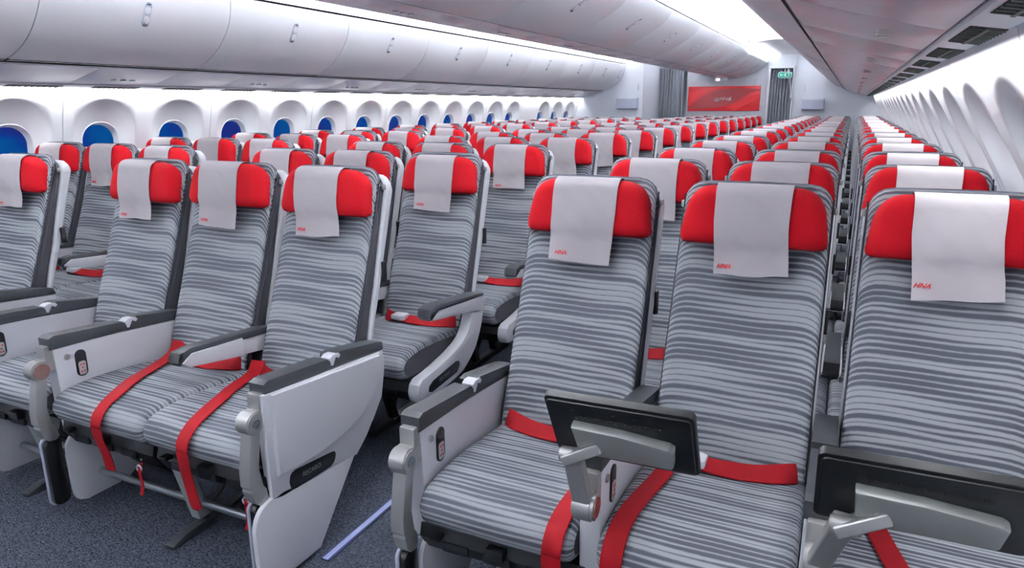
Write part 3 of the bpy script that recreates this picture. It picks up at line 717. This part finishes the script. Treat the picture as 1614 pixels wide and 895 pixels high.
# cushion
CR = [(-.135, .37), (-.30, .352), (-.50, .350), (-.60, .352), (-.648, .366), (-.668, .395), (-.668, .428), (-.645, .455), (-.60, .470), (-.50, .476), (-.36, .468), (-.22, .452), (-.14, .445)]
def cushion(l, r):
    ring = spl2(CR, 3); secs = []
    for x, i in ((l, .022), (l+.004, .012), (l+.012, .004), (l+.028, 0), (l+.07, 0), (l+.14, 0), ((l+r)/2, 0), (r-.14, 0), (r-.07, 0), (r-.028, 0), (r-.012, .004), (r-.004, .012), (r, .022)):
        rr = inset(ring, i)
        secs.append((x, rr))
    b = MB(); b.xloft(secs, 0, 1); return b.mesh('seat_cushion', ['stripe', 'charcoal'])
ME['cushion'] = {}
def get_cushion(l, r):
    k = (l, r)
    if k not in ME['cushion']: ME['cushion'][k] = cushion(l, r)
    return ME['cushion'][k]
# seat pan / dark beam
b = MB(); b.prism([(-.14, .345), (-.62, .345), (-.63, .31), (-.60, .262), (-.50, .25), (-.2, .25), (-.13, .30)], 0, -.232, .232, .006)
for k in range(3): b.box((-.12+.12*k, -.630, .300), (.075, .012, .026), .003)
b.box((.0, -.635, .325), (.05, .03, .03), .004); b.box((-.17, -.64, .33), (.03, .03, .012), .003)
ME['seat_pan'] = b.mesh('seat_pan', ['black'])
b = MB(); b.prism([(-.45, .26), (-.40, .26), (-.33, .03), (-.37, .03)], 0, -.018, .018, .004); b.prism([(-.22, .26), (-.17, .26), (-.10, .03), (-.14, .03)], 0, -.018, .018, .004); b.box((0, -.25, .02), (.045, .56, .032), .008)
b.tube([(0, -.36, .07), (0, -.18, .25)], .012)
ME['leg'] = b.mesh('leg', 'black')
# thin fold-down armrest (between seats)
def thin_arm():
    pad = [(-.515, .598), (-.50, .628), (-.46, .636), (-.12, .612), (-.07, .60), (-.07, .582), (-.46, .612), (-.508, .588)]
    b = MB(); b.prism(pad, 0, -.024, .024, .005); me1 = b.mesh('armrest_pad', 'cap')
    body = [(-.503, .594), (-.46, .618), (-.07, .588), (-.06, .53), (-.10, .52), (-.30, .545), (-.47, .572)]
    b = MB(); b.prism([(-.503, .594), (-.46, .618), (-.24, .604), (-.24, .538), (-.30, .545), (-.47, .572)], 0, -.030, .030, .006); b.prism([(-.26, .606), (-.07, .588), (-.06, .53), (-.10, .52), (-.26, .540)], 0, -.019, .019, .004); me2 = b.mesh('armrest_body', 'white')
    b = MB(); b.prism([(-.518, .600), (-.506, .629), (-.492, .631), (-.488, .598), (-.508, .585)], 0, -.0245, .0245, .003); ME['tip'] = b.mesh('armrest_tip', 'black'); return me1, me2
ME['thin'] = thin_arm()
# aisle armrest of ordinary rows: pad, white arm cap and swept support with badge
pad = [(-.545, .598), (-.535, .632), (-.49, .642), (-.14, .606), (-.09, .596), (-.085, .585), (-.48, .618), (-.535, .59)]
b = MB(); b.prism(pad, 0, -.033, .033, .006); ME['aisle_pad'] = b.mesh('armrest_pad', 'cap')
b = MB(); b.prism([(-.53, .584), (-.48, .617), (-.085, .584), (-.06, .56), (-.10, .52), (-.30, .552), (-.47, .575)], 0, -.030, .030, .007); ME['aisle_body'] = b.mesh('armrest_body', 'white')
sup = spl2([(-.185, .57), (-.20, .49), (-.255, .43), (-.36, .395), (-.50, .372), (-.605, .362)], 4)+spl2([(-.630, .345), (-.640, .31), (-.625, .272), (-.59, .262)], 3)+spl2([(-.40, .268), (-.28, .285), (-.17, .345), (-.10, .44), (-.065, .55), (-.07, .575)], 4)
b = MB(); b.prism(sup, 0, -.026, .026, .009); ME['support'] = b.mesh('armrest_support', 'white')
b = MB(); b.prism([(-.56, .318), (-.53, .332), (-.34, .352), (-.315, .345), (-.31, .325), (-.335, .300), (-.54, .286), (-.565, .296)], 0, -.0282, .0282, .001); ME['badge'] = b.mesh('badge', 'black')
ME['badge_text'] = text_mesh('RECARO', .022, 'grey_ink', .0002)
# console panels of the front row (tray and screen stowage)
def console(inner=True, slim=True):
    r = {}
    t = .026
    capr = [(-.33, .640), (-.30, .646), (-.10, .614), (-.065, .604), (-.065, .578), (-.29, .602), (-.33, .600)]
    capf = [(-.635, .652), (-.615, .660), (-.36, .638), (-.335, .618), (-.335, .598), (-.36, .602), (-.635, .612)]
    b = MB(); b.prism(capr, 0, -t-.003, t+.003, .004); b.prism(capf, 0, -t-.003, t+.003, .004)
    b.prism([(-.66+.03, .622), (-.34, .600), (-.06, .576), (-.06, .590), (-.33, .608), (-.63, .640)], 0, -t-.001, t+.001, .002)
    r['cap'] = b.mesh('armrest_pad', 'cap')
    b = MB(); b.prism([(-.350, .636), (-.335, .644), (-.305, .643), (-.296, .632), (-.305, .624), (-.320, .632), (-.334, .608), (-.345, .610)], 0, -.008, t+.0045, .003); r['lever'] = b.mesh('release_lever', 'white')
    body = [(-.625, .618), (-.35, .598), (-.06, .575), (-.055, .50), (-.08, .40), (-.14, .33), (-.48, .31), (-.615, .30), (-.62, .40)]
    b = MB(); b.prism(body, 0, -t, t, .006); r['body'] = b.mesh('console_panel', 'white')
    b = MB(); b.prism(rrect(-.535, .535, .040, .098, .019), 0, t-.004, t+.004, .0015); r['remote'] = b.mesh('remote_control', 'black')
    b = MB(); b.prism(rrect(-.535, .517, .027, .05, .008), 0, t+.003, t+.0055, .001); r['keys'] = b.mesh('keypad', 'key')
    b = MB()
    for yy, zz in ((-.540, .53), (-.530, .53), (-.535, .518), (-.54, .505), (-.53, .505)): b.cyl((t+.006, yy, zz), .003, .001, 0, 8)
    r['marks'] = b.mesh('key_marks', 'red_ink')
    b = MB(); b.cyl((t+.002, -.582, .572), .0105, .008, 0, 18, 0, None, .002); r['button'] = b.mesh('recline_button', 'silver')
    # screen arm: head bracket, pivot drum, curved drop arm
    b = MB(); b.box((0, -.638, .600), (.046, .030, .055), .006); b.cyl((0, -.672, .548), .034, .050, 0, 28, 0, None, .004); b.box((0, -.642, .560), (.046, .05, .045), .008)
    r['bracket'] = b.mesh('arm_bracket', 'silver')
    b = MB(); b.cyl((t+.001, -.672, .548), .027, .004, 0, 24); b.cyl((t+.004, -.672, .548), .007, .004, 0, 10); r['disc'] = b.mesh('pivot_disc', 'disc_reflection')
    b = MB(); b.cyl((t+.000, -.672, .548), .014, .004, 0, 24); b.cyl((t+.002, -.672, .548), .006, .004, 0, 6); r['screw'] = b.mesh('pivot_disc', 'steel')
    arm = [(-.690, .525), (-.700, .47), (-.712, .405), (-.712, .362), (-.706, .352), (-.708, .344), (-.698, .310), (-.682, .292), (-.66, .288), (-.646, .30), (-.652, .335), (-.662, .350), (-.672, .410), (-.662, .47), (-.652, .53)]
    b = MB(); b.prism(arm, 0, -.020, .020, .004); r['arm'] = b.mesh('screen_arm', 'silver')
    b = MB()
    for k in range(6): b.box((0, -.7110+.0002*k, .368+.005*k), (.024, .004, .0025))
    r['arm_slots'] = b.mesh('arm_slots', 'plate')
    # stowed screen, edge on, and lower side plate
    b = MB(); b.prism(rrect(-.665, .165, .060, .25, .022), 0, -.012, .008, .003); b.prism(rrect(-.668, .165, .062, .262, .024), 0, -.022, -.012, .003, 1); r['stowed'] = b.mesh('stowed_screen', ['screen', 'box'])
    low = [(-.585, .305)]+spl2([(-.60, .29), (-.625, .262), (-.632, .23), (-.632, .08), (-.620, .035), (-.585, .018)], 3)+[(-.42, .018), (-.36, .06), (-.31, .24), (-.30, .305)]
    b = MB(); b.prism(low, 0, .006, .020, .003); r['plate'] = b.mesh('lower_side_plate', 'white')
    return r
CON = console()
# outboard panel of the middle block (big white side panel)
def big_panel():
    r = {}
    outl = [(-.648, .625), (-.085, .573)]+spl2([(-.085, .53), (-.10, .44), (-.135, .36), (-.185, .30), (-.248, .252)], 4)+[(-.60, .280), (-.645, .290)]
    b = MB(); b.prism(outl, 0, .024, .040, .006); r['outer'] = b.mesh('outer_side_panel', 'white')
    inn = [(-.625, .622), (-.105, .572)]+spl2([(-.108, .53), (-.13, .465), (-.185, .41), (-.27, .372), (-.38, .355), (-.50, .352), (-.622, .362)], 4)
    b = MB(); b.prism(inn, 0, .036, .053, .009, 0, 3); r['inset'] = b.mesh('raised_inset_panel', 'white')
    b = MB(); b.prism(spl2([(-.574, .315), (-.566, .337), (-.545, .344)], 3)+spl2([(-.395, .326), (-.365, .320), (-.360, .304), (-.370, .285), (-.388, .276)], 3)+spl2([(-.545, .284), (-.568, .292), (-.574, .315)], 3)[:-1], 0, .039, .0415, .0005); r['badge'] = b.mesh('badge', 'black')
    low = spl2([(-.645, .30), (-.69, .285), (-.715, .25), (-.722, .20), (-.715, .06), (-.700, .02)], 4)+[(-.46, .02), (-.452, .03)]+[(-.262, .255), (-.30, .262), (-.60, .303)]
    b = MB(); b.prism(low, 0, .022, .040, .005); r['plate'] = b.mesh('lower_side_plate', 'white')
    return r
BIGP = big_panel()
# belts
def lap_belt():
    b = MB(); b.strap([(-.195, -.17, .470), (-.17, -.205, .468), (-.11, -.235, .472)], [(0, .3, 1), (0, .7, .8), (0, 1, .5)], .052)
    m1 = b.mesh('seat_belt', 'belt')
    b = MB(); b.prism([(-.112, -.262), (-.060, -.268), (-.042, -.258), (-.042, -.212), (-.060, -.204), (-.112, -.208)], 2, .470, .494, .007); m2 = b.mesh('buckle', 'shell')
    b = MB(); b.strap([(-.06, -.235, .476), (0, -.238, .474), (.08, -.225, .471), (.15, -.205, .475), (.195, -.17, .470)], [(0, 1, .3), (0, 1, .45), (0, .9, .55), (0, .7, .7), (0, .4, 1)], .054)
    m3 = b.mesh('seat_belt', 'belt'); return m1, m2, m3
BELT = lap_belt()
b = MB(); b.strap([(0, -.60, .25), (.004, -.615, .22), (0, -.61, .165), (-.004, -.615, .135)], (1, 0, 0), .016, .002); ME['tag'] = b.mesh('pull_tag', 'belt')
b = MB(); b.tube([(0, -.60, .262), (.012, -.60, .28), (.022, -.605, .30)], .004); b.tube([(.012*math.cos(a*.7), -.612, .235+.012*math.sin(a*.7)) for a in range(9)], .003, closed=True); ME['tag_ring'] = b.mesh('tag_loop', 'white')

# ------------------------------------------------------------------ seats
XS = {'left': [-4.513, -4.032, -3.552], 'middle': [-2.673, -2.193, -1.712], 'right': [-.702, -.222, .259]}
NR = {'left': 14, 'middle': 16, 'right': 16}
YR = lambda r: 2.019+.80*r
# small per-seat differences seen in the photograph: recline (radians) and headrest lift
JIT = {('middle', 2, 0): (0, 0), ('middle', 2, 1): (0, -.008), ('middle', 1, 0): (0, .006), ('middle', 2, 3): (0, .004), ('middle', 2, 4): (0, .006)}
POS = {'left': ['wall', 'centre', 'aisle'], 'middle': ['left aisle', 'centre', 'right aisle'], 'right': ['aisle', 'centre', 'wall']}
def seat_label(blk, c, r):
    pos = {('left', 0): 'window seat', ('left', 1): 'centre seat', ('left', 2): 'aisle seat', ('middle', 0): 'left-hand seat', ('middle', 1): 'centre seat', ('middle', 2): 'right-hand seat', ('right', 0): 'aisle seat', ('right', 1): 'centre seat', ('right', 2): 'window seat'}[(blk, c)]
    return 'grey striped %s with red headrest, %s seat block, %s row from the front' % (pos, blk, ordinal(r))
def part(nm, me, root, label=None, x=0): 
    o = bpy.data.objects.new(nm, me); COL.objects.link(o); o.parent = root
    if x: o.location.x = x
    if label: o['label'] = label
    return o
def console_parts(root, x, lower=True, arm=True, stowed=True, keys=True, disc='disc'):
    c = part('side_console', CON['body'], root, None, x)
    for k, nm in (('cap', 'armrest_pad'), ('lever', 'release_lever'), ('button', 'recline_button')):
        if k != 'lever' or arm: part(nm, CON[k], c)
    if keys:
        part('remote_control', CON['remote'], c, 'black remote control set into the white console'); part('keypad', CON['keys'], c); part('key_marks', CON['marks'], c)
    if arm:
        part('arm_bracket', CON['bracket'], c); part('pivot_disc', CON[disc], c)
        a = part('screen_arm', CON['arm'], c); 
    if stowed: part('stowed_screen', CON['stowed'], root, 'stowed screen seen edge on', x)
    if lower: part('lower_side_plate', CON['plate'], root, None, x)
    return c
random.seed(11)
for blk in ('left', 'middle', 'right'):
    for r in range(NR[blk]):
        for c in range(3):
            x = XS[blk][c]; root = empty('airline_seat', (x, YR(r), 0))
            tag(root, seat_label(blk, c, r), 'seat', '%s block seats' % blk)
            dz = JIT.get((blk, c, r), (0, random.uniform(-.004, .004)))[1]
            bk = part('backrest', ME['backrest'], root); part('side_band', ME['side_band'], root, 'charcoal fabric band'); part('back_shell', ME['back_shell'], root, 'white plastic back shell')
            if r < 7: part('piping', ME['piping'], bk)
            if r < 5:
                for q in (-1, 1): part('hinge_cover', ME['hinge_cover'], root, None, q*(HWB+.013))
            h = part('headrest', ME['headrest'], root, 'red fabric headrest'); cv = part('headrest_cover', ME['covers'][(r*5+c*3+len(blk)) % 4], root, 'white cloth headrest cover')
            h.location.z = dz; cv.location.z = dz
            fx = random.uniform(-.006, .004)
            if blk == 'middle' and r == 0: fx = -.014
            cv.location.x = fx
            if r < 4:
                lo = part('lettering', ME['logo'], cv, 'red HNA lettering'); lo.matrix_basis = Matrix.Translation((-.062, LOGO_Y[(r*5+c*3+len(blk)) % 4], .983)) @ FRONT
            # cushion width depends on what stands beside the seat
            if r == 0:
                l, rr = -.212, .212
                if blk == 'middle' and c == 1: rr = .2385
                if blk == 'middle' and c == 2: l = -.2385
            else:
                l = -.214 if c == 0 else -.2385; rr = .214 if c == 2 else .2385
            part('seat_cushion', get_cushion(l, rr), root); part('seat_pan', ME['seat_pan'], root)
            if r < 8:
                for q in (part('seat_belt', BELT[0], root), part('seat_belt', BELT[2], root), part('buckle', BELT[1], root)):
                    if (blk, c, r) == ('right', 0, 0): q.scale.x = -1
                    elif blk == 'middle' and r == 0 and q.name.startswith('buckle'): q.location.x = .05
            if r > 0:
                if c != 1: part('leg', ME['leg'], root, None, .06 if c == 0 else -.06)
                # armrests
                if c > 0: 
                    a = part('armrest', ME['thin'][1], root, None, -SP/2); part('armrest_pad', ME['thin'][0], a); part('armrest_tip', ME['tip'], a)
                for side in (([-1] if c == 0 else [])+([1] if c == 2 else [])):
                    a = part('armrest', ME['aisle_body'], root, None, side*.2465); part('armrest_pad', ME['aisle_pad'], a); 
                    if r < 9:
                        s_ = part('armrest_support', ME['support'], root, None, side*.245)
                        if r < 4:
                            part('badge', ME['badge'], s_)
                            if side == 1:
                                t_ = part('lettering', ME['badge_text'], s_); t_.matrix_basis = Matrix.Translation((.0286, -.44, .320)) @ Matrix.Rotation(.10, 4, 'X') @ Matrix.Rotation(math.pi/2, 4, 'Z') @ FRONT
            else:
                if c == 0 or blk != 'middle': console_parts(root, -SP/2 if c else -.243, disc='screw' if blk == 'right' else 'disc', arm=not (blk == 'right' and c > 0), stowed=not (blk == 'right' and c > 0))
                if blk == 'middle' and c == 1: console_parts(root, -SP/2)
                if blk == 'middle' and c == 2:
                    a = part('armrest', ME['thin'][1], root, None, -SP/2); part('armrest_pad', ME['thin'][0], a); part('armrest_tip', ME['tip'], a)
                    cc = console_parts(root, .247, lower=False, keys=False, disc='screw')
                    p_ = part('outer_side_panel', BIGP['outer'], root, None, .240); part('raised_inset_panel', BIGP['inset'], p_); part('badge', BIGP['badge'], p_)
                    t_ = part('lettering', ME['badge_text'], p_); t_.matrix_basis = Matrix.Translation((.0417, -.475, .309)) @ Matrix.Rotation(-.08, 4, 'X') @ Matrix.Rotation(math.pi/2, 4, 'Z') @ FRONT
                    part('lower_side_plate', BIGP['plate'], root, None, .240)
                if blk == 'left' and c == 2: console_parts(root, .245, keys=False)
                if blk == 'right' and c == 2: console_parts(root, .245, keys=False)
                # foot rail, clip and pull tag
                b = MB(); b.tube([(-.24, -.52, .10), (.24, -.52, .10)], .0135, 12); part('foot_rail', b.mesh('foot_rail', 'steel'), root)
                if (blk, c) != ('middle', 2) or True:
                    t_ = part('pull_tag', ME['tag'], root, 'red pull tag', .13); part('tag_loop', ME['tag_ring'], t_)
                    b = MB(); b.prism([(-.60, .31), (-.585, .24), (-.52, .17), (-.40, .16), (-.36, .30)], 0, .05, .19, .012); part('life_vest_pouch', b.mesh('life_vest_pouch', 'black'), root)
                if blk == 'middle' and c == 2 or blk == 'middle' and c == 0 or blk == 'left' and c == 2 or blk == 'right' and c in (0, 2):
                    xo = -.19 if (blk, c) == ('middle', 2) else .0 if c == 0 else .05
                    b = MB(); b.prism([(-.60, .27), (-.555, .27), (-.50, .05), (-.545, .05)], 0, -.022, .022, .006); part('leg', b.mesh('leg', 'clear'), root, 'translucent grey leg cover', xo)
                    b = MB(); b.prism([(-.66, .0), (-.66, .012), (-.60, .030), (-.50, .034), (-.48, .0)], 0, -.020, .020, .004); b.tube([(0, -.50, .03), (.02, -.14, .03)], .012); b.tube([(0, -.50, .06), (0, -.20, .24)], .010)
                    part('floor_fitting', b.mesh('floor_fitting', 'cap'), root, None, xo)
def hang_strap(blk, c, pts, side, label, w=.050):
    """a loose strap of one front-row seat, draped over the cushion"""
    root = [o for o in bpy.data.objects if o.name.startswith('airline_seat') and o['label'] == seat_label(blk, c, 0)][0]
    b = MB(); b.strap(pts, side, w, .003, 0, 6); part('loose_belt', b.mesh('loose_belt', 'belt'), root, label)
hang_strap('middle', 1, [(-.155, -.17, .51), (-.120, -.235, .482), (-.075, -.36, .477), (-.02, -.48, .484), (.035, -.58, .484), (.052, -.645, .466), (.054, -.682, .43), (.050, -.685, .37), (.040, -.66, .29), (.045, -.655, .23)], [(.5, .8, 0), (.8, .6, 0), (.85, .5, 0), (.9, .4, 0), (1, .2, 0), (1, 0, 0), (1, 0, 0), (1, 0, 0), (1, 0, 0), (1, 0, 0)], 'red webbing strap draped over the cushion front')
hang_strap('middle', 2, [(-.20, -.19, .50), (-.17, -.25, .478), (-.14, -.36, .477), (-.085, -.48, .484), (-.045, -.58, .484), (-.032, -.645, .466), (-.030, -.682, .43), (-.034, -.685, .37), (-.042, -.67, .29), (-.035, -.66, .20), (-.03, -.655, .185)], [(.5, .8, 0), (.8, .6, 0), (.85, .5, 0), (.9, .4, 0), (1, .2, 0), (1, 0, 0), (1, 0, 0), (1, 0, 0), (1, 0, 0), (1, 0, 0), (1, 0, 0)], 'red webbing strap draped over the cushion front')
hang_strap('right', 0, [(.19, -.25, .476), (.188, -.36, .477), (.18, -.48, .484), (.176, -.58, .484), (.172, -.645, .466), (.17, -.682, .43), (.168, -.685, .37), (.168, -.66, .27), (.17, -.655, .2)], (1, 0, 0), 'red webbing strap draped over the cushion front')
hang_strap('right', 1, [(-.13, -.25, .476), (-.14, -.36, .477), (-.155, -.48, .484), (-.165, -.58, .484), (-.168, -.645, .466), (-.168, -.682, .43), (-.168, -.685, .37), (-.166, -.66, .27), (-.165, -.655, .2)], (1, .15, 0), 'red webbing strap draped over the cushion front')
hang_strap('right', 2, [(-.14, -.22, .476), (-.125, -.34, .477), (-.10, -.46, .484), (-.07, -.57, .484), (-.05, -.645, .466), (-.045, -.682, .43), (-.045, -.685, .37), (-.045, -.66, .27), (-.045, -.655, .2)], (1, -.15, 0), 'red webbing strap draped over the cushion front')

# deployed screens of two front-row seats on the right (parts of those seats)
def deployed(c, tl, tr, br, bl, arm_root):
    root = [o for o in bpy.data.objects if o.name.startswith('airline_seat') and o['label'] == seat_label('right', c, 0)][0]
    o_ = root.location
    tl, tr, br, bl = [Vector(p)-o_ for p in (tl, tr, br, bl)]
    cen = (tl+tr+br+bl)/4; ux = ((tr+br)-(tl+bl)).normalized(); uz = ((tl+tr)-(bl+br)); uz = (uz-ux*uz.dot(ux)).normalized(); un = uz.cross(ux)  # +Y-ish side = screen
    w = ((tr+br)-(tl+bl)).length/2; h = ((tl+tr)-(bl+br)).length/2
    X = Matrix.Translation(cen) @ Matrix((ux, un, uz)).transposed().to_4x4()
    def P(me, nm, par, lab=None, x=None):
        q = part(nm, me, par, lab); q.matrix_basis = X if x is None else x; return q
    b = MB(); b.prism(rrect(0, 0, w, h, .014), 1, -.009, .009, .003); b.prism(rrect(0, 0, w*.96, h*.92, .01), 1, -.014, -.008, .003)
    m = P(b.mesh('screen_housing', 'screen'), 'monitor', root, 'black seat screen folded out on its arm, back towards the viewer')
    I = Matrix.Identity(4)
    b = MB(); b.prism(rrect(0, .0, w*.95, h*.9, .006), 1, .0088, .0098); P(b.mesh('glass_front', 'black'), 'screen_glass', m, None, I)
    b = MB(); pw = w*.62
    b.prism([(-w*.31, .034), (-w*.31+.004, -.034), (-w*.18, -.052), (pw-w*.28, -.050), (pw-w*.265, -.044), (pw-w*.25, .006), (pw-w*.28, .014), (-w*.0, .030)], 1, -.036, -.013, .005)
    P(b.mesh('mount_plate', 'plate'), 'mount_plate', m, 'grey metal mount plate', I)
    b = MB()
    for k in range(32): b.box((-w*.27+k*w*.55/31, -.015, .046), (.0032, .004, .007))
    v = P(b.mesh('cooling_slots', 'dark'), 'cooling_slots', m, None, I); v['kind'] = 'stuff'
    b = MB()
    for k in (-.3, -.02, .12, .28): b.cyl((w*k, -.0145, .066), .003, .002, 1, 10)
    for k, z in ((-w*.28, .024), (pw-w*.29, .004), (pw-w*.29, -.040)): b.cyl((k, -.0345, z), .0025, .001, 1, 8, 0)
    P(b.mesh('screws', 'black'), 'screws', m, None, I)
    # arm: from the console pivot up to the plate
    A = Vector(arm_root)-o_; pl = X @ Vector((-w*.24, -.026, -.028)); 
    b = MB(); B_ = Vector((pl.x-.030, pl.y-.004, pl.z-.030)); 
    def limb(p, q, w_, t_, tap=None):
        d = q-p; rot = d.to_track_quat('Z', 'Y').to_matrix().to_4x4(); xx = Vector((1, 0, 0)); zz = d.normalized(); yy = zz.cross(xx).normalized(); xx = yy.cross(zz)
        rot = Matrix((xx, yy, zz)).transposed().to_4x4(); b.box((p+q)/2, (w_, t_, d.length), .006, 0, 3, rot, tap)
    limb(A+Vector((0, -.004, -.01)), B_+Vector((0, 0, .012)), .042, .026)
    limb(B_+Vector((-.016, 0, -.012)), pl+Vector((.035, 0, .004)), .024, .044)
    arm = part('screen_arm', b.mesh('screen_arm', 'silver'), root, 'silver folding screen arm')
    b = MB(); b.cyl(B_, .017, .052, 0, 20, 0, None, .003); part('elbow_joint', b.mesh('elbow_joint', 'silver'), arm)
    b = MB(); b.cyl(A+Vector((.024, 0, 0)), .030, .006, 0, 24); b.cyl(A+Vector((.0, 0, 0)), .034, .046, 0, 24, 0, None, .004); b.box(A+Vector((0, .035, .03)), (.046, .03, .08), .006); part('pivot_drum', b.mesh('pivot_drum', 'silver'), arm)
    b = MB(); b.cyl(A+Vector((.0275, 0, 0)), .024, .004, 0, 24); part('pivot_disc', b.mesh('pivot_disc', 'disc_reflection'), arm)
deployed(1, (-.522, 1.25, .849), (-.209, 1.25, .853), (-.21, 1.34, .688), (-.513, 1.34, .680), (-.457, 1.345, .548))
deployed(2, (.004, 1.19, .862), (.334, 1.19, .866), (.324, 1.27, .705), (.006, 1.27, .700), (.022, 1.345, .548))

# ------------------------------------------------------------------ floor details
for lab, xx, yb in (('blue-white path strip in the carpet along the right aisle', -1.395, 14.2), ('blue-white path strip in the carpet along the left aisle', -3.20, 12.8)):
    e = empty('floor_path_strip', (xx, 1.53, 0)); y = 1.53; L_ = yb-y
    b = MB(); b.box((0, L_/2, .0025), (.036, L_, .005), .001); obj('strip_edge', b.mesh('strip_edge', 'navy'), e)
    b = MB(); b.box((0, L_/2, .0045), (.020, L_, .005), .001); obj('luminous_strip', b.mesh('luminous_strip', 'floorled'), e)
    tag(e, lab, 'floor strip')
